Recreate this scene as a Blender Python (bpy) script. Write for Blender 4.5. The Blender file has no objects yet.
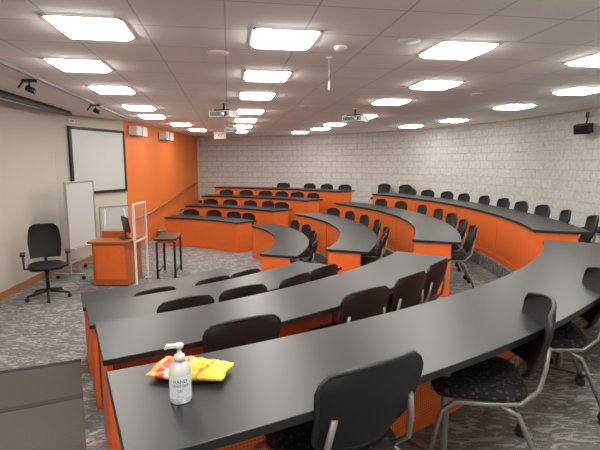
import bpy, math, random
from mathutils import Vector, Matrix
random.seed(7)
rad=math.radians
scene=bpy.context.scene
try:
    scene.view_settings.view_transform='Standard'
except Exception as e: print(e)

# ---------------- materials ----------------
def newmat(name):
    m=bpy.data.materials.new(name); m.use_nodes=True
    nt=m.node_tree; b=nt.nodes['Principled BSDF']; return m,nt,b
def simple(name,col,rough=.5,metal=0,spec=.5,bump=0,bscale=200,**kw):
    m,nt,b=newmat(name)
    b.inputs['Base Color'].default_value=(*col,1); b.inputs['Roughness'].default_value=rough
    b.inputs['Metallic'].default_value=metal; b.inputs['Specular IOR Level'].default_value=spec
    tc=nt.nodes.new('ShaderNodeTexCoord'); no=nt.nodes.new('ShaderNodeTexNoise'); no.inputs['Scale'].default_value=bscale
    nt.links.new(tc.outputs['Object'],no.inputs['Vector'])
    mx=nt.nodes.new('ShaderNodeMixRGB'); mx.blend_type='MULTIPLY'; mx.inputs[0].default_value=.12
    mx.inputs[1].default_value=(*col,1); nt.links.new(no.outputs['Fac'],mx.inputs[2]); nt.links.new(mx.outputs[0],b.inputs['Base Color'])
    if bump:
        bp=nt.nodes.new('ShaderNodeBump'); bp.inputs['Strength'].default_value=bump; bp.inputs['Distance'].default_value=.01
        nt.links.new(no.outputs['Fac'],bp.inputs['Height']); nt.links.new(bp.outputs[0],b.inputs['Normal'])
    for k,v in kw.items(): b.inputs[k].default_value=v
    return m

M={}
M['desk']=simple('black_laminate',(.017,.0175,.019),.38,spec=.42,bscale=60)
M['edge']=simple('black_edge',(.008,.008,.009),.5)
M['orangewood']=simple('orange_panel',(.80,.15,.022),.45,bscale=15)
M['orangewall']=simple('orange_paint',(.78,.19,.03),.6,bump=.1)
M['cream']=simple('cream_paint',(.55,.525,.46),.7,bump=.15)
M['white']=simple('white_plastic',(.75,.75,.73),.4)
M['offwhite']=simple('smooth_ceiling_paint',(.80,.78,.76),.8)
M['whiteboard']=simple('whiteboard_surface',(.55,.58,.57),.25)
M['black']=simple('black_plastic',(.010,.010,.011),.45)
M['mesh']=simple('black_back',(.0085,.0085,.0095),.55,spec=.35,bump=.3,bscale=400)
M['rubber']=simple('rubber',(.02,.02,.02),.7)
M['grey']=simple('grey_metal',(.30,.29,.28),.4,metal=.5)
M['silver']=simple('silver_metal',(.6,.6,.6),.3,metal=.8)
M['tread']=simple('brown_stair_tread',(.078,.066,.058),.75,bump=.3,bscale=80)
M['nosing']=simple('stair_nosing',(.03,.026,.025),.7)
M['wood']=simple('brown_wood',(.40,.17,.06),.5,bscale=20)
M['tan']=simple('tan_edge_angle',(.62,.45,.33),.6)
M['podium']=simple('podium_wood',(.46,.12,.03),.4,bscale=12)
M['screen']=simple('dark_screen',(.01,.012,.02),.15)
M['red']=simple('red_sign_letters',(.8,.02,.02),.4)
M['blue']=simple('blue_label_ink',(.02,.12,.35),.4)
M['lens']=simple('projector_lens',(.05,.05,.08),.1)
M['label']=simple('label_white',(.75,.8,.85),.35)

m,nt,b=newmat('clear_gel'); b.inputs['Base Color'].default_value=(.88,.93,.96,1); b.inputs['Roughness'].default_value=.12
b.inputs['Transmission Weight'].default_value=.5; b.inputs['IOR'].default_value=1.35; M['gel']=m
m,nt,b=newmat('clear_acrylic'); b.inputs['Base Color'].default_value=(.95,.97,.97,1); b.inputs['Roughness'].default_value=.05
b.inputs['Transmission Weight'].default_value=.95; b.inputs['IOR'].default_value=1.05; M['acrylic']=m

m,nt,b=newmat('light_diffuser'); b.inputs['Base Color'].default_value=(.9,.9,.88,1)
b.inputs['Emission Color'].default_value=(1,.965,.905,1); b.inputs['Emission Strength'].default_value=31; M['emit']=m

# seat fabric
m,nt,b=newmat('patterned_seat_fabric')
tc=nt.nodes.new('ShaderNodeTexCoord'); v=nt.nodes.new('ShaderNodeTexVoronoi'); v.inputs['Scale'].default_value=42
r=nt.nodes.new('ShaderNodeValToRGB'); r.color_ramp.interpolation='CONSTANT'
r.color_ramp.elements[0].color=(.065,.056,.050,1); r.color_ramp.elements[1].position=.32; r.color_ramp.elements[1].color=(.011,.011,.013,1)
nt.links.new(tc.outputs['Object'],v.inputs['Vector']); nt.links.new(v.outputs['Distance'],r.inputs[0]); nt.links.new(r.outputs[0],b.inputs['Base Color'])
b.inputs['Roughness'].default_value=.9; M['fabric']=m

# perforated orange panel (UV in metres)
m,nt,b=newmat('perforated_orange_panel')
uv=nt.nodes.new('ShaderNodeUVMap'); uv.uv_map='UVMap'
v=nt.nodes.new('ShaderNodeTexVoronoi'); v.inputs['Scale'].default_value=55; v.inputs['Randomness'].default_value=0
r=nt.nodes.new('ShaderNodeValToRGB'); r.color_ramp.interpolation='CONSTANT'
r.color_ramp.elements[0].color=(.42,.07,.012,1); r.color_ramp.elements[1].position=.24; r.color_ramp.elements[1].color=(.82,.155,.022,1)
nt.links.new(uv.outputs[0],v.inputs['Vector']); nt.links.new(v.outputs['Distance'],r.inputs[0]); nt.links.new(r.outputs[0],b.inputs['Base Color'])
b.inputs['Roughness'].default_value=.5; M['perf']=m

# carpet
m,nt,b=newmat('patterned_carpet')
tc=nt.nodes.new('ShaderNodeTexCoord')
mp=nt.nodes.new('ShaderNodeMapping'); mp.inputs['Scale'].default_value=(1,2.8,1); mp.inputs['Rotation'].default_value=(0,0,rad(35))
nt.links.new(tc.outputs['Object'],mp.inputs['Vector'])
n1=nt.nodes.new('ShaderNodeTexNoise'); n1.inputs['Scale'].default_value=6.5; n1.inputs['Detail'].default_value=3; n1.inputs['Distortion'].default_value=1.8
nt.links.new(mp.outputs[0],n1.inputs['Vector'])
r=nt.nodes.new('ShaderNodeValToRGB')
e=r.color_ramp.elements; e[0].position=.40; e[0].color=(.135,.13,.125,1); e[1].position=.62; e[1].color=(.33,.32,.31,1)
x=e.new(.49); x.color=(.21,.202,.195,1); x=e.new(.52); x.color=(.078,.074,.072,1); x=e.new(.545); x.color=(.26,.25,.24,1)
nt.links.new(n1.outputs['Fac'],r.inputs[0])
n2=nt.nodes.new('ShaderNodeTexNoise'); n2.inputs['Scale'].default_value=160
nt.links.new(tc.outputs['Object'],n2.inputs['Vector'])
mx=nt.nodes.new('ShaderNodeMixRGB'); mx.blend_type='OVERLAY'; mx.inputs[0].default_value=.6
nt.links.new(r.outputs[0],mx.inputs[1]); nt.links.new(n2.outputs['Fac'],mx.inputs[2]); nt.links.new(mx.outputs[0],b.inputs['Base Color'])
b.inputs['Roughness'].default_value=.95; M['carpet']=m

# block wall
m,nt,b=newmat('painted_block_wall')
uv=nt.nodes.new('ShaderNodeUVMap'); uv.uv_map='UVMap'
br=nt.nodes.new('ShaderNodeTexBrick'); br.inputs['Scale'].default_value=1
br.inputs['Brick Width'].default_value=.40; br.inputs['Row Height'].default_value=.20; br.inputs['Mortar Size'].default_value=.007
br.inputs['Color1'].default_value=(.575,.56,.53,1); br.inputs['Color2'].default_value=(.54,.525,.495,1); br.inputs['Mortar'].default_value=(.46,.445,.42,1)
nt.links.new(uv.outputs[0],br.inputs['Vector'])
n=nt.nodes.new('ShaderNodeTexNoise'); n.inputs['Scale'].default_value=14; n.inputs['Detail'].default_value=8; n.inputs['Roughness'].default_value=.65
nt.links.new(uv.outputs[0],n.inputs['Vector'])
mx=nt.nodes.new('ShaderNodeMixRGB'); mx.blend_type='OVERLAY'; mx.inputs[0].default_value=.5
nt.links.new(br.outputs['Color'],mx.inputs[1]); nt.links.new(n.outputs['Fac'],mx.inputs[2]); nt.links.new(mx.outputs[0],b.inputs['Base Color'])
bp=nt.nodes.new('ShaderNodeBump'); bp.inputs['Strength'].default_value=.7; bp.inputs['Distance'].default_value=.016
ad=nt.nodes.new('ShaderNodeMath'); ad.operation='SUBTRACT'; nt.links.new(n.outputs['Fac'],ad.inputs[0]); nt.links.new(br.outputs['Fac'],ad.inputs[1])
nt.links.new(ad.outputs[0],bp.inputs['Height']); nt.links.new(bp.outputs[0],b.inputs['Normal']); b.inputs['Roughness'].default_value=.85
M['block']=m

# ceiling tiles
m,nt,b=newmat('ceiling_tiles')
tc=nt.nodes.new('ShaderNodeTexCoord'); mp=nt.nodes.new('ShaderNodeMapping'); mp.inputs['Rotation'].default_value=(0,0,rad(-9))
nt.links.new(tc.outputs['Object'],mp.inputs['Vector'])
br=nt.nodes.new('ShaderNodeTexBrick'); br.offset=0; br.inputs['Scale'].default_value=1
br.inputs['Brick Width'].default_value=.60; br.inputs['Row Height'].default_value=.60; br.inputs['Mortar Size'].default_value=.007
br.inputs['Color1'].default_value=(.94,.92,.90,1); br.inputs['Color2'].default_value=(.92,.90,.88,1); br.inputs['Mortar'].default_value=(.68,.65,.62,1)
nt.links.new(mp.outputs[0],br.inputs['Vector'])
n=nt.nodes.new('ShaderNodeTexNoise'); n.inputs['Scale'].default_value=90; nt.links.new(tc.outputs['Object'],n.inputs['Vector'])
mx=nt.nodes.new('ShaderNodeMixRGB'); mx.blend_type='MULTIPLY'; mx.inputs[0].default_value=.04
nt.links.new(br.outputs['Color'],mx.inputs[1]); nt.links.new(n.outputs['Fac'],mx.inputs[2]); nt.links.new(mx.outputs[0],b.inputs['Base Color'])
b.inputs['Roughness'].default_value=.9; M['tiles']=m

# wipes pack
m,nt,b=newmat('snack_bag_print')
tc=nt.nodes.new('ShaderNodeTexCoord'); sp=nt.nodes.new('ShaderNodeSeparateXYZ'); nt.links.new(tc.outputs['Object'],sp.inputs[0])
n=nt.nodes.new('ShaderNodeTexNoise'); n.inputs['Scale'].default_value=18; nt.links.new(tc.outputs['Object'],n.inputs['Vector'])
ma=nt.nodes.new('ShaderNodeMath'); ma.operation='MULTIPLY_ADD'; ma.inputs[1].default_value=.10
nt.links.new(n.outputs['Fac'],ma.inputs[0]); nt.links.new(sp.outputs['X'],ma.inputs[2])
mr=nt.nodes.new('ShaderNodeMapRange'); mr.inputs[1].default_value=-.10; mr.inputs[2].default_value=.20; nt.links.new(ma.outputs[0],mr.inputs[0])
r=nt.nodes.new('ShaderNodeValToRGB'); r.color_ramp.interpolation='CONSTANT'; e=r.color_ramp.elements
e[0].color=(.70,.34,.05,1); e[1].position=.13; e[1].color=(.60,.05,.03,1)
for p,c in ((.30,(.70,.52,.40,1)),(.35,(.66,.11,.03,1)),(.45,(.68,.44,.03,1)),(.70,(.52,.16,.03,1)),(.74,(.70,.50,.05,1))):
    q=e.new(p); q.color=c
nt.links.new(mr.outputs[0],r.inputs[0]); nt.links.new(r.outputs[0],b.inputs['Base Color']); b.inputs['Roughness'].default_value=.3; M['bag']=m

# ---------------- mesh builder ----------------
def bump_r(r,deg):
    if 7.0<=r<=8.35:
        q=(deg+30)/52
        if abs(q)<1: r+=.30*math.cos(q*math.pi/2)**4
    return r
class B:
    def __init__(s): s.v=[];s.f=[];s.m=[];s.s=[];s.uv=[];s.mats=[]
    def mi(s,k):
        if k not in s.mats: s.mats.append(k)
        return s.mats.index(k)
    def add(s,vs,fs,mat,smooth=False,uvs=None,T=None):
        o=len(s.v)
        for p in vs:
            p=Vector(p)
            if T is not None: p=T@p
            s.v.append(tuple(p))
        k=s.mi(mat)
        for i,f in enumerate(fs):
            s.f.append([o+j for j in f]); s.m.append(k); s.s.append(smooth)
            s.uv.append(uvs[i] if uvs else [(0,0)]*len(f))
    def box(s,c,size,mat,rz=0,T=None,rx=0):
        hx,hy,hz=[q/2 for q in size]
        vs=[Vector((x,y,z)) for x in(-hx,hx) for y in(-hy,hy) for z in(-hz,hz)]
        R=Matrix.Translation(Vector(c))@Matrix.Rotation(rz,4,'Z')@Matrix.Rotation(rx,4,'X')
        vs=[R@p for p in vs]
        s.add(vs,[(0,1,3,2),(4,6,7,5),(0,4,5,1),(2,3,7,6),(0,2,6,4),(1,5,7,3)],mat,T=T)
    def tube(s,pts,r,mat,n=10,T=None,caps=True):
        pts=[Vector(p) for p in pts]; vs=[]
        up=None
        for i,p in enumerate(pts):
            if i==0:d=pts[1]-p
            elif i==len(pts)-1:d=p-pts[-2]
            else: d=(pts[i+1]-p).normalized()+(p-pts[i-1]).normalized()
            d.normalize()
            if up is None:
                a=Vector((0,0,1)) if abs(d.z)<.9 else Vector((1,0,0))
                up=(a-d*a.dot(d)).normalized()
            else: up=(up-d*up.dot(d)).normalized()
            w=d.cross(up); rr=r[i] if isinstance(r,(list,tuple)) else r
            for k in range(n):
                a=2*math.pi*k/n; vs.append(p+up*math.cos(a)*rr+w*math.sin(a)*rr)
        fs=[]
        for i in range(len(pts)-1):
            for k in range(n):
                fs.append((i*n+k,i*n+(k+1)%n,(i+1)*n+(k+1)%n,(i+1)*n+k))
        s.add(vs,fs,mat,True,T=T)
        if caps:
            o=len(s.v)-len(vs)
            for base in (0,(len(pts)-1)*n):
                s.f.append([o+base+k for k in (range(n) if base else reversed(range(n)))]); s.m.append(s.mi(mat)); s.s.append(False); s.uv.append([(0,0)]*n)
    def lathe(s,prof,c,mat,n=24,T=None,smooth=True):
        vs=[];fs=[]
        for (r,z) in prof:
            for k in range(n):
                a=2*math.pi*k/n; vs.append((c[0]+r*math.cos(a),c[1]+r*math.sin(a),c[2]+z))
        for i in range(len(prof)-1):
            for k in range(n): fs.append((i*n+k,i*n+(k+1)%n,(i+1)*n+(k+1)%n,(i+1)*n+k))
        fs.append(tuple(reversed(range(n)))); fs.append(tuple((len(prof)-1)*n+k for k in range(n)))
        s.add(vs,fs,mat,smooth,T=T)
    def arc(s,C,r0,r1,a0,a1,z0,z1,mat,seg=None,topmat=None):
        if seg is None: seg=max(2,int(abs(a1-a0)/1.5))
        vs=[]
        for i in range(seg+1):
            dg=a0+(a1-a0)*i/seg; a=rad(dg); c,q=math.cos(a),math.sin(a)
            for (r,z) in ((r0,z0),(r1,z0),(r1,z1),(r0,z1)):
                r=bump_r(r,dg); vs.append((C[0]+r*c,C[1]+r*q,z))
        fs=[];uvs=[];tf=[];tu=[]
        for i in range(seg):
            A=4*i;D=4*i+4
            t0=rad(a0+(a1-a0)*i/seg); t1=rad(a0+(a1-a0)*(i+1)/seg)
            fs.append((A,D,D+1,A+1)); uvs.append([(t0*r0,0),(t1*r0,0),(t1*r0,r1-r0),(t0*r0,r1-r0)])
            fs.append((A+1,D+1,D+2,A+2)); uvs.append([(t0*r1,z0),(t1*r1,z0),(t1*r1,z1),(t0*r1,z1)])
            fs.append((A+3,A,D,D+3)[::-1]); uvs.append([(t0*r0,z1),(t0*r0,z0),(t1*r0,z0),(t1*r0,z1)][::-1])
            tf.append((A+2,D+2,D+3,A+3)); tu.append([(t0*r1,r1),(t1*r1,r1),(t1*r1,r0),(t0*r1,r0)])
        fs.append((0,1,2,3)); uvs.append([(r0,z0),(r1,z0),(r1,z1),(r0,z1)])
        e=4*seg; fs.append((e+3,e+2,e+1,e)); uvs.append([(r0,z1),(r1,z1),(r1,z0),(r0,z0)])
        o=len(s.v); s.add(vs,fs,mat,False,uvs)
        k=s.mi(topmat or mat)
        for f,u in zip(tf,tu): s.f.append([o+j for j in f]); s.m.append(k); s.s.append(False); s.uv.append(u)
    def grid(s,fn,nu,nv,mat,T=None,close=False):
        vs=[fn(i/nu,j/nv) for j in range(nv+1) for i in range(nu+1)]
        fs=[(j*(nu+1)+i,j*(nu+1)+i+1,(j+1)*(nu+1)+i+1,(j+1)*(nu+1)+i) for j in range(nv) for i in range(nu)]
        s.add(vs,fs,mat,True,T=T)
    def mesh(s,name):
        me=bpy.data.meshes.new(name); me.from_pydata(s.v,[],s.f)
        for k in s.mats: me.materials.append(M[k])
        ul=me.uv_layers.new(name='UVMap')
        for p in me.polygons:
            p.material_index=s.m[p.index]; p.use_smooth=s.s[p.index]
            for j,li in enumerate(p.loop_indices): ul.data[li].uv=s.uv[p.index][j]
        me.validate(); me.update(); return me
    def obj(s,name,bevel=0,loc=(0,0,0),rz=0):
        ob=bpy.data.objects.new(name,s.mesh(name)); scene.collection.objects.link(ob)
        ob.location=loc; ob.rotation_euler=(0,0,rz)
        if bevel:
            md=ob.modifiers.new('bevel','BEVEL'); md.width=bevel; md.segments=2; md.limit_method='ANGLE'; md.angle_limit=rad(40)
        return ob
def inst(me,name,loc,rz):
    ob=bpy.data.objects.new(name,me); scene.collection.objects.link(ob); ob.location=loc; ob.rotation_euler=(0,0,rz); return ob
def text_geo(txt,size,align='CENTER'):
    cu=bpy.data.curves.new('t','FONT'); cu.body=txt; cu.size=size; cu.align_x=align; cu.align_y='CENTER'
    ob=bpy.data.objects.new('t',cu); scene.collection.objects.link(ob)
    dg=bpy.context.evaluated_depsgraph_get(); me=bpy.data.meshes.new_from_object(ob.evaluated_get(dg))
    vs=[tuple(v.co) for v in me.vertices]; fs=[tuple(p.vertices) for p in me.polygons]
    bpy.data.objects.remove(ob); bpy.data.curves.remove(cu); bpy.data.meshes.remove(me); return vs,fs

# ---------------- room ----------------
CX,CY=-4.1,8.0; C=(CX,CY); RW=9.5; ZC=3.14; EYE=2.14
def P(R,a):
    R=bump_r(R,a); return (CX+R*math.cos(rad(a)),CY+R*math.sin(rad(a)))
A0=(-4.09,-1.52); A1=(-4.9,9.1); Bp=(-4.2,10.9); Cp=(-3.95,17.5)
outline=[P(RW,a) for a in [ -90+180*i/72 for i in range(73)]]+[(-3.95,17.5),(-4.2,10.9),(-4.9,9.1)]
def poly(name,pts,z,mat,flip=False):
    b=B(); idx=list(range(len(pts)));
    if flip: idx=idx[::-1]
    b.add([(x,y,z) for x,y in pts],[tuple(idx)],mat); return b.obj(name)
poly('floor',outline,0,'carpet'); poly('ceiling',outline,ZC,'tiles',True)
b=B(); b.arc(C,RW,RW+.12,-90.3,90.9,0,ZC,'block',seg=120); b.obj('wall_back')
b=B(); b.arc(C,RW-.025,RW-.002,-89,89.5,ZC-.022,ZC-.001,'tan',seg=120); b.obj('trim_3')
b=B(); b.arc(C,RW-.014,RW-.002,-89,89.5,.601,.70,'edge',seg=120); b.obj('baseboard_back')
def wall(name,p,q,mat,th=.12,z0=0,z1=ZC,off=0):
    d=Vector((q[0]-p[0],q[1]-p[1])); L=d.length; d.normalize(); n=Vector((-d.y,d.x))
    c=(Vector(p)+Vector(q))/2+n*(th/2+off); bb=B(); bb.box((c.x,c.y,(z0+z1)/2),(L,th,z1-z0),mat,math.atan2(d.y,d.x)); return bb.obj(name)
wall('wall_left',A0,A1,'cream'); wall('wall_screen',A1,Bp,'cream'); wall('wall_orange',Bp,Cp,'orangewall')
wall('baseboard_left',A0,A1,'wood',.02,0,.11,-.02); wall('baseboard_screen',A1,Bp,'wood',.02,0,.11,-.02)

# smooth ceiling strip over stage with trim and black screen case
def strip(name,p,q,w,z0,z1,mat):
    d=Vector((q[0]-p[0],q[1]-p[1])); L=d.length; c=(Vector(p)+Vector(q))/2
    bb=B(); bb.box((c.x,c.y,(z0+z1)/2),(L,w,z1-z0),mat,math.atan2(d.y,d.x)); return bb.obj(name)
strip('trim_1',(-2.3,.8),(-3.86,10.35),.04,ZC-.04,ZC,'grey')
bb=B(); bb.add([(x,y,ZC-.012) for x,y in [(-2.3,.8),(-3.86,10.35),(-4.3,10.6),(-4.85,9.1),(-4.15,-.6)]],[(0,1,2,3,4)],'offwhite'); bb.obj('trim_2')
strip('projection_screen_case',(-3.75,3.6),(-4.50,9.0),.09,ZC-.09,ZC-.012,'black')

# ---------------- tiers ----------------
RI=[7.15,5.98,4.80,3.65]; FL=[.6,.4,.2,0.0]; DW=.61
b=B()
b.arc(C,4.77,9.49,-89.5,90,.001,.2,'carpet',seg=110)
b.arc(C,5.95,9.49,-89.5,90,.2,.4,'carpet',seg=110)
b.arc(C,7.12,9.49,-89.5,90,.4,.6,'carpet',seg=110)
b.obj('tiered_floor')
def steps(name,a0,a1):
    b=B()
    for i,R in enumerate((4.77,5.95,7.12)):
        b.arc(C,R-.36,R,a0,a1,.2*i+.001,.2*i+.1,'carpet')
        b.arc(C,R-.37,R-.33,a0,a1,.2*i+.1,.2*i+.106,'nosing')
        b.arc(C,R-.01,R+.03,a0,a1,.2*i+.2,.2*i+.206,'nosing')
    b.obj(name)
steps('aisle_steps',-25.5,-21.5); steps('aisle_steps',35,42); steps('aisle_steps',81.5,89)
b=B()
for i,R in enumerate((4.22,5.40,6.57)):
    z=.2*(i+1)
    b.arc(C,R,R+.5,-89,-62.9,z-.199,z-.03,'nosing'); b.arc(C,R-.02,(5.42,6.59,8.6)[i],-89,-62.9,z-.03,z+.004,'tread')
    b.arc(C,R-.022,R+.04,-89,-62.89,z-.035,z+.007,'nosing')
b.obj('aisle_steps')

# ---------------- desks ----------------
def desk(row,a0,a1):
    Ri=RI[row]; f=FL[row]; zt=f+.74; b=B()
    b.arc(C,Ri,Ri+DW,a0,a1,zt-.034,zt,'edge',topmat='desk')
    da=math.degrees(.03/Ri); ins=math.degrees(.02/Ri)
    b.arc(C,Ri+.035,Ri+.055,a0+ins+da,a1-ins-da,f+.06,zt-.034,'perf')
    b.arc(C,Ri+.03,Ri+.06,a0+ins,a1-ins,f+.003,f+.08,'orangewood')
    for (s0,s1) in ((a0+ins,a0+ins+da),(a1-ins-da,a1-ins)):
        b.arc(C,Ri+.03,Ri+DW-.12,s0,s1,f+.003,zt-.034,'orangewood',seg=1)
    n=max(1,round((a1-a0)*math.pi/180*Ri/1.6))
    for i in range(1,n):
        a=a0+(a1-a0)*i/n
        x,y=P(Ri+.3,a); x0,y0=P(Ri+.10,a); x1,y1=P(Ri+.52,a)
        b.tube([(x,y,f+.02),(x,y,zt-.034)],.022,'grey'); b.tube([(x0,y0,f+.018),(x1,y1,f+.018)],.016,'grey'); b.tube([(x0,y0,zt-.05),(x1,y1,zt-.05)],.014,'grey')
    for i in range(0,n+1):
        a=a0+ins+(a1-a0-2*ins)*i/n
        b.arc(C,Ri+.022,Ri+.036,max(a0+ins,a-da/1.5),min(a1-ins,a+da/1.5),f+.003,zt-.034,'orangewood',seg=1)
    b.obj('curved_desk',bevel=.004)
for r,(c,a) in enumerate(((-62.2,-26.5),(-62.0,-29.5),(-62.1,-32.0),(-62.2,-34.0))): desk(r,c,a)
for r,(a,c) in enumerate(((-20.5,33),(-21,34),(-21.5,34.5),(-18,35))): desk(r,a,c)
for r,(a,c) in enumerate(((42.5,80),(44,80),(44,80),(44.7,81))): desk(r,a,c)

# ---------------- chairs ----------------
def chair_mesh():
    b=B()
    def seat(u,v):
        a=2*math.pi*u; n=4.0
        prof=[(0,.475),(.7,.482),(.93,.476),(1,.455),(.97,.43),(.6,.42),(0,.42)]
        r,z=prof[round(v*6)]
        c,s_=math.cos(a),math.sin(a)
        x=math.copysign(abs(c)**(2/n),c)*.235*r; y=math.copysign(abs(s_)**(2/n),s_)*.225*r+.02
        return (x,y,z-(.02*max(0,y-.12)/.1 if r>0 else 0))
    b.grid(seat,32,6,'fabric')
    def back(side):
        def fn(u,v):
            t=2*u-1
            w=.195+.045*v**.8
            e=1-max(0,(v-.78)/.22)**2.2*.22-max(0,(.18-v)/.18)**2*.18
            x=t*w*e
            z=.545+.335*v-.03*(t*t)*v
            y=-.215-.085*v+.055*t*t-.02*math.sin(v*3.14)
            return (x,y-(.016 if side else 0),z)
        return fn
    b.grid(back(0),14,12,'mesh'); b.grid(back(1),14,12,'mesh')
    f0,f1=back(0),back(1)
    per=[(i/14,0) for i in range(15)]+[(1,j/12) for j in range(1,13)]+[(i/14,1) for i in range(13,-1,-1)]+[(0,j/12) for j in range(11,0,-1)]
    vs=[f0(*p) for p in per]+[f1(*p) for p in per]; n=len(per)
    b.add(vs,[(k,(k+1)%n,n+(k+1)%n,n+k) for k in range(n)],'black',True)
    b.tube([tuple(Vector(f0(*p))*.5+Vector(f1(*p))*.5) for p in per]+[tuple(Vector(f0(*per[0]))*.5+Vector(f1(*per[0]))*.5)],.011,'black',8)
    for sx in (-1,1):
        b.tube([(sx*.17,-.262,.70),(sx*.19,-.25,.60),(sx*.205,-.225,.50),(sx*.218,-.15,.43),(sx*.225,0,.415),(sx*.225,.14,.41),(sx*.235,.2,.36),(sx*.25,.26,.085)],.012,'grey')
        b.tube([(sx*.222,-.06,.415),(sx*.232,-.14,.38),(sx*.25,-.27,.085)],.013,'grey')
        for y in (.26,-.27):
            b.tube([(sx*.25,y,.09),(sx*.25,y,.055)],.011,'black')
            for dx in (-.014,.014):
                b.tube([(sx*.25+dx-.008,y-.008,.028),(sx*.25+dx+.008,y-.008,.028)],.027,'rubber',14)
            b.box((sx*.25,y-.004,.05),(.02,.045,.03),'black')
    b.tube([(-.225,-.02,.41),(.225,-.02,.41)],.012,'grey'); b.tube([(-.23,.13,.405),(.23,.13,.405)],.012,'grey')
    return b.mesh('task_chair')
CH=chair_mesh()
def chairs(row,angs,off=.48):
    for a in angs:
        o=off+random.uniform(-.03,.04); R=RI[row]+o
        x,y=P(R,a); inst(CH,'task_chair',(x,y,FL[row]+.001),rad(a+90+random.uniform(-7,7)))
for x,y,rz in ((.125,1.69,31),(.93,2.20,76),(1.62,2.82,72),(2.25,3.35,60),(2.85,4.1,62)): inst(CH,'task_chair',(x,y,.601),rad(rz))
chairs(1,[-55.5,-47,-42,-36.8])
chairs(2,[-54.6,-48.8,-43,-37.6]); chairs(3,[-53.8,-44.5,-38.2])
chairs(0,[-17,-12,-7,-2,3,8,13,18,23,28]); chairs(1,[-16,-10,-3,4,11,18,25]); chairs(2,[-14,-6,4,12,20,28]); chairs(3,[-9,4,15,25])
chairs(0,[46,51,56,63]); chairs(1,[48,53,58,63,69,75]); chairs(2,[49,55,61,68,75]); chairs(3,[50,57,66,75])
for a in (-14.5,-9.5,-4.5,38,43): # spare chairs along back wall
    x,y=P(9.02,a); inst(CH,'task_chair',(x,y,.601),rad(a+90))

# ---------------- stage furniture ----------------
b=B()
for k in range(5):
    a=2*math.pi*k/5+.3; e=(.31*math.cos(a),.31*math.sin(a),.075)
    b.tube([(0,0,.13),(.15*math.cos(a),.15*math.sin(a),.11),e],[.03,.025,.018],'black')
    b.tube([(e[0]-.02*math.sin(a),e[1]+.02*math.cos(a),.03),(e[0]+.02*math.sin(a),e[1]-.02*math.cos(a),.03)],.03,'rubber',14)
b.tube([(0,0,.12),(0,0,.48)],.028,'black')
def seatf(u,v):
    a=2*math.pi*u; prof=[(0,.56),(.8,.57),(.97,.55),(1,.52),(.9,.485),(0,.48)]; r,z=prof[round(v*5)]
    c,s_=math.cos(a),math.sin(a); return (math.copysign(abs(c)**.55,c)*.26*r,math.copysign(abs(s_)**.55,s_)*.25*r,z)
b.grid(seatf,32,5,'mesh')
def bk(o):
    def fn(u,v):
        t=2*u-1; w=.24*(1-.25*abs(v-.45)**1.3*2*.6)*(1-max(0,(v-.8)/.2)**2.5*.3)
        return (t*w,-.24-.07*v+.05*t*t-o-.03*math.sin(v*3),.62+.54*v)
    return fn
b.grid(bk(0),14,12,'mesh'); b.grid(bk(.04),14,12,'mesh')
per=[(i/14,0) for i in range(15)]+[(1,j/12) for j in range(1,13)]+[(i/14,1) for i in range(13,-1,-1)]+[(0,j/12) for j in range(11,0,-1)]
n=len(per); b.add([bk(0)(*p) for p in per]+[bk(.04)(*p) for p in per],[(k,(k+1)%n,n+(k+1)%n,n+k) for k in range(n)],'mesh',True)
b.tube([(0,-.05,.48),(0,-.27,.50),(0,-.31,.75)],.025,'black')
for sx in(-1,1):
    b.tube([(sx*.15,0,.49),(sx*.3,0,.5),(sx*.31,-.02,.72)],.018,'black'); b.box((sx*.31,.0,.735),(.07,.27,.03),'black')
b.obj('office_chair',loc=(-4.02,6.98,.001),rz=rad(-150))

# podium
b=B()
x0,x1,y0,y1=-3.60,-2.98,7.65,8.3; H=.80
b.box(((x0+x1)/2,(y0+y1)/2,H/2-.01),(x1-x0,y1-y0,H-.06),'podium')
b.box(((x0+x1)/2,(y0+y1)/2,.03),(x1-x0-.06,y1-y0-.06,.058),'black')
b.box(((x0+x1)/2-.02,(y0+y1)/2,H-.02),(x1-x0+.08,y1-y0+.08,.035),'podium')
b.box(((x0+x1)/2,y0-.006,.42),(.52,.014,.6),'orangewood')
b.box((x0-.006,(y0+y1)/2,.42),(.014,.5,.6),'orangewood')
b.box(((x0+x1)/2-.1,y1-.12,H+.05),(.42,.2,.12),'podium')
b.obj('podium',bevel=.006)
b=B(); b.box((0,0,.01),(.2,.16,.02),'black'); b.tube([(0,0,.02),(0,0,.14)],.015,'black'); b.box((0,-.01,.26),(.40,.03,.27),'black',rx=rad(-8)); b.box((0,-.029,.262),(.37,.004,.24),'screen',rx=rad(-8))
b.obj('computer_monitor',bevel=.003,loc=(-3.12,7.95,H-.002),rz=rad(125))
b=B(); X=-2.86
for y in (7.68,8.27): b.box((X,y,.73),(.035,.03,1.42),'white')
for z in (.78,1.43): b.box((X,7.975,z),(.034,.6,.03),'white')
b.box((X,7.975,1.1),(.006,.57,.64),'acrylic')
for y in (7.68,8.27): b.box((X,y,.012),(.11,.05,.024),'white')
b.obj('acrylic_shield',bevel=.003)
b=B(); b.box((0,0,.745),(.40,.80,.03),'desk'); b.box((0,0,.70),(.32,.7,.05),'podium')
for sx in(-.16,.16):
    for sy in(-.34,.34): b.tube([(sx,sy,.69),(sx,sy,.0)],.022,'black')
    b.tube([(sx,-.34,.12),(sx,.34,.12)],.014,'black')
b.obj('side_table',bevel=.004,loc=(-2.52,8.52,.001),rz=rad(6))
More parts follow.
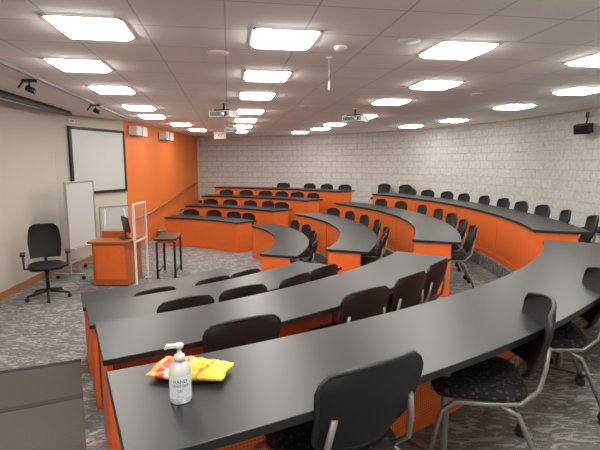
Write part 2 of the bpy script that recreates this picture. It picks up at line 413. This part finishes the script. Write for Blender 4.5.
# rolling whiteboard
b=B(); L=.95
b.box((0,0,1.17),(L,.025,1.22),'whiteboard')
for z in (.56,1.78): b.box((0,0,z),(L+.04,.04,.035),'silver')
for x in (-L/2,L/2):
    b.box((x,0,1.17),(.035,.04,1.25),'silver'); b.box((x,0,.32),(.04,.035,.5),'silver'); b.box((x,0,.09),(.045,.55,.04),'silver')
    for y in(-.25,.25): b.tube([(x-.015,y,.035),(x+.015,y,.035)],.034,'rubber',14); b.box((x,y,.06),(.02,.03,.03),'black')
b.box((0,0,.3),(L,.03,.04),'silver'); b.box((0,-.04,.54),(L*.8,.06,.015),'silver')
b.obj('rolling_whiteboard',bevel=.003,loc=(-4.22,8.62,.001),rz=rad(86))
# easel
b=B(); b.box((0,0,.90),(.62,.02,.62),'whiteboard')
for x in(-.31,.31): b.box((x,0,.90),(.025,.03,.64),'silver')
for z in(.59,1.21): b.box((0,0,z),(.64,.03,.025),'silver')
b.tube([(-.2,.0,1.15),(-.33,-.08,.0)],.012,'silver'); b.tube([(.2,.0,1.15),(.33,-.08,.0)],.012,'silver'); b.tube([(0,.02,1.15),(0,.35,.0)],.012,'silver')
b.obj('easel_whiteboard',loc=(-4.0,9.65,.003),rz=rad(45))

# wall mounted whiteboard on screen wall
d=Vector((Bp[0]-A1[0],Bp[1]-A1[1])).normalized(); n_=Vector((d.y,-d.x))
s0,s1=.36,1.88; c=Vector(A1)+d*(s0+s1)/2+n_*.03; ang=math.atan2(d.y,d.x)
b=B(); w=s1-s0; b.box((0,0,0),(w,.03,1.36),'whiteboard')
for x in(-w/2,w/2): b.box((x,0,0),(.06,.05,1.42),'black')
for z in(-.68,.68): b.box((0,0,z),(w+.06,.05,.06),'black')
b.obj('wall_whiteboard',loc=(c.x,c.y,2.18),rz=ang)
b=B(); b.box((0,0,0),(.16,.02,.07),'white'); b.box((0,-.011,0),(.1,.003,.03),'black'); c=Vector(A1)+d*.45+n_*.012; b.obj('thermostat',loc=(c.x,c.y,3.0),rz=ang)
b=B(); b.box((0,0,0),(.12,.012,.075),'white'); b.box((-.03,-.007,0),(.02,.004,.035),'grey'); b.box((.03,-.007,0),(.02,.004,.035),'grey')
b.obj('wall_outlet',loc=(-4.70,6.62,.42),rz=math.atan2(A1[1]-A0[1],A1[0]-A0[0]))

# orange wall speakers
for y in (11.55,13.7):
    x=-4.2+(y-10.9)/6.6*.25
    b=B()
    for dy in(-.19,.19):
        b.box((.10,dy,0),(.2,.30,.22),'white')
        for k in range(5): b.box((.201,dy,-.075+.037*k),(.006,.25,.012),'grey')
    b.box((.02,0,0),(.04,.5,.06),'grey')
    b.obj('wall_speaker_pair',bevel=.006,loc=(x+.003,y,2.93),rz=rad(-2))
# handrail
b=B()
def ow(y): return -4.2+(y-10.9)/6.6*.25
b.tube([(ow(11.3)+.08,11.3,.74),(ow(12.2)+.08,12.2,.80),(ow(16.9)+.08,16.9,1.38)],.03,'wood')
for y in (11.5,12.7,13.9,15.1,16.4):
    z=.80+(y-12.2)*.1234 if y>12.2 else .755
    b.tube([(ow(y)+.005,y,z-.06),(ow(y)+.08,y,z-.05),(ow(y)+.08,y,z-.015)],.01,'grey')
b.obj('handrail')

# ---------------- ceiling fixtures ----------------
b=B(); S=.53
h=S/2-.02; g=h-.035
b.add([(-h,-h,-.010),(h,-h,-.010),(h,h,-.010),(-h,h,-.010),(-g,-g,-.038),(g,-g,-.038),(g,g,-.038),(-g,g,-.038)],
 [(4,7,6,5),(0,4,5,1),(1,5,6,2),(2,6,7,3),(3,7,4,0)],'emit')
for sx in(-1,1):
    b.box((sx*(S/2-.012),0,-.006),(.024,S,.010),'white'); b.box((0,sx*(S/2-.012),-.006),(S,.024,.010),'white')
LM=b.mesh('ceiling_light')
lights=[(-1.54,3.50),(-.13,3.80),(1.39,4.16),(2.95,4.50),(-2.25,4.77),(-.38,5.35),(1.725,5.94),(3.87,6.4),(-2.55,6.33),(-.64,6.88),(1.48,7.54),(3.79,8.2),
(-2.9,8.34),(-.96,8.97),(1.35,9.9),(3.6,10.8),(-3.18,9.9),(-1.27,10.8),(.9,11.9),(3.0,12.45),(-3.08,11.9),(-1.56,12.55),(.6,13.4),(-3.1,13.9),(-1.9,14.5),(.0,14.9),
(-1.9,1.6),(.1,1.9),(1.9,2.3),(-.6,.2),(1.1,.7),(-2.3,-.2)]
for x,y in lights: inst(LM,'ceiling_light',(x,y,ZC-.002),rad(9))

def projector(x,y,rz,drop=.2):
    b=B(); z=-drop
    b.lathe([(.06,-.02),(.06,0)],(0,0,0),'white'); b.tube([(0,0,-.01),(0,0,z+.07)],.018,'black')
    b.box((0,0,z+.07),(.26,.2,.02),'black')
    for sx in(-.1,.1): b.box((sx,0,z+.055),(.016,.16,.05),'black')
    b.box((0,0,z),(.40,.30,.10),'white'); b.box((0,-.152,z),(.36,.006,.07),'grey')
    b.tube([(.09,-.15,z),(.09,-.19,z)],.038,'black',16); b.tube([(.09,-.188,z),(.09,-.194,z)],.028,'lens',16)
    for k in range(5): b.box((-.13+.03*k,-.156,z),(.012,.004,.05),'black')
    b.obj('ceiling_projector',bevel=.006,loc=(x,y,ZC),rz=rz)
projector(-1.27,7.7,rad(-20)); projector(-1.6,11.3,rad(-20)); projector(1.02,8.5,rad(-30),.2)
b=B(); b.lathe([(.055,-.005),(.06,-.012),(.05,-.03),(.03,-.045),(.012,-.05)],(0,0,.004),'white'); b.obj('smoke_detector',loc=(.35,4.07,ZC))
b=B(); b.lathe([(.03,-.012),(.03,0)],(0,0,0),'white'); b.tube([(0,0,0),(.003,0,-.24)],.0025,'white'); b.tube([(.003,0,-.22),(.003,0,-.31)],[.009,.011],'white'); b.obj('hanging_microphone',loc=(.276,4.47,ZC))
for (x,y) in((.9,3.9),(-.75,4.3),(2.6,6.8),(.1,8.2)):
    b=B(); b.lathe([(.1,-.003),(.1,0)],(0,0,0),'offwhite',32); b.lathe([(.085,-.005),(.085,-.003)],(0,0,0),'offwhite',32); b.obj('ceiling_speaker',loc=(x,y,ZC))
for (x,y) in((-3.23,5.55),(-3.45,7.8)):
    b=B(); b.tube([(0,0,0),(0,0,-.1)],.012,'black'); b.tube([(-.04,0,-.1),(.05,.02,-.14)],.035,'black'); b.box((0,0,-.02),(.16,.05,.03),'black'); b.tube([(-.08,0,-.03),(-.14,.0,-.10)],.012,'black'); b.obj('ceiling_camera',loc=(x,y,ZC-.012))
# exit sign
b=B(); b.box((0,0,0),(.36,.04,.20),'white'); b.tube([(0,0,.1),(0,0,.13)],.02,'white')
vs,fs=text_geo('EXIT',.17); b.add([(x,-.022,y) for x,y,z in vs],fs,'red')
b.obj('exit_sign',loc=(-2.5,14.3,ZC-.15),rz=rad(8))
# wall speaker right
x,y=P(9.36,2.5); b=B(); b.box((0,0,0),(.26,.2,.17),'black',rx=rad(12)); b.box((0,-.1,-.02),(.22,.01,.13),'screen',rx=rad(12)); b.tube([(0,.08,.06),(.0,.14,.16),(0,.14,.30)],.014,'black'); b.box((0,.135,.26),(.06,.02,.1),'black')
b.obj('wall_speaker',bevel=.005,loc=(x-.06,y,EYE+.62),rz=rad(-90+2.5+35))
b=B(); b.arc(C,9.45,9.495,-8,-1.2,1.35,2.17,'black',seg=6); b.arc(C,9.44,9.451,-7.7,-1.5,1.39,2.13,'screen',seg=6); b.obj('notice_board')

# ---------------- items on desk ----------------
ZD=1.34
b=B()
b.lathe([(.030,0),(.036,.003),(.0375,.015),(.0375,.105),(.035,.118),(.026,.132),(.015,.14),(.0145,.146)],(0,0,0),'gel',32)
b.lathe([(.018,.142),(.018,.160),(.014,.163),(.007,.165),(.007,.185),(.014,.187),(.015,.198),(.010,.202)],(0,0,0),'white',20)
b.box((-.020,0,.194),(.045,.016,.010),'white'); b.tube([(-.040,0,.192),(-.046,0,.184)],.0045,'white')
b.tube([(0,0,.142),(0,0,.02)],.003,'white',8)
vs=[];fs=[];nn=20
for k in range(nn+1):
    a=rad(-90-62+124*k/nn); 
    for z in(.022,.100): vs.append((.0381*math.cos(a),.0381*math.sin(a),z))
b.add(vs,[(2*k,2*k+2,2*k+3,2*k+1) for k in range(nn)],'label',True)
for txt,sz,zz,mt in(('HAND',.017,.082,'blue'),('SANITIZER',.0125,.067,'blue'),('GEL',.012,.05,'blue'),('8 FL OZ',.007,.03,'grey')):
    vs,fs=text_geo(txt,sz)
    b.add([(.0385*math.cos(-math.pi/2+x/.0385),.0385*math.sin(-math.pi/2+x/.0385),zz+y) for x,y,z in vs],fs,mt)
b.obj('sanitizer_bottle',loc=(-.405,1.437,ZD+.001),rz=rad(14))
# snack bag
b=B()
def bag(sg):
    def fn(u,v):
        t=2*u-1; s_=2*v-1
        h=.020*max(0,1-abs(t)**5)*max(0,1-abs(s_)**3)**.6
        wr=.006*math.sin(17*u+5*v)*math.cos(13*v+7*u)*(1-t*t)*(1-s_*s_)+.003*math.sin(40*u*v)
        x=t*.145+.004*math.sin(9*v); y=s_*.078*(1+.12*math.sin(5*u))
        return (x,y,.026+(h+wr)*sg if sg>0 else max(.002,.020-h*1.0))
    return fn
b.grid(bag(1),40,20,'bag'); b.grid(bag(-1),40,20,'bag')
per=[(i/40,0) for i in range(41)]+[(1,j/20) for j in range(1,21)]+[(i/40,1) for i in range(39,-1,-1)]+[(0,j/20) for j in range(19,0,-1)]
n=len(per); b.add([bag(1)(*p) for p in per]+[bag(-1)(*p) for p in per],[(k,(k+1)%n,n+(k+1)%n,n+k) for k in range(n)],'bag',True)
b.obj('snack_bag',loc=(-.415,1.625,ZD),rz=rad(-10))

# ---------------- world, camera ----------------
w=bpy.data.worlds.new('World'); scene.world=w; w.use_nodes=True
w.node_tree.nodes['Background'].inputs[0].default_value=(.5,.5,.5,1); w.node_tree.nodes['Background'].inputs[1].default_value=.2
cam=bpy.data.cameras.new('camera'); cam.lens=27; cam.sensor_width=36; cam.clip_start=.02
co=bpy.data.objects.new('camera',cam); scene.collection.objects.link(co); co.location=(0,0,EYE); co.rotation_euler=(rad(90-7.85),0,0)
scene.camera=co
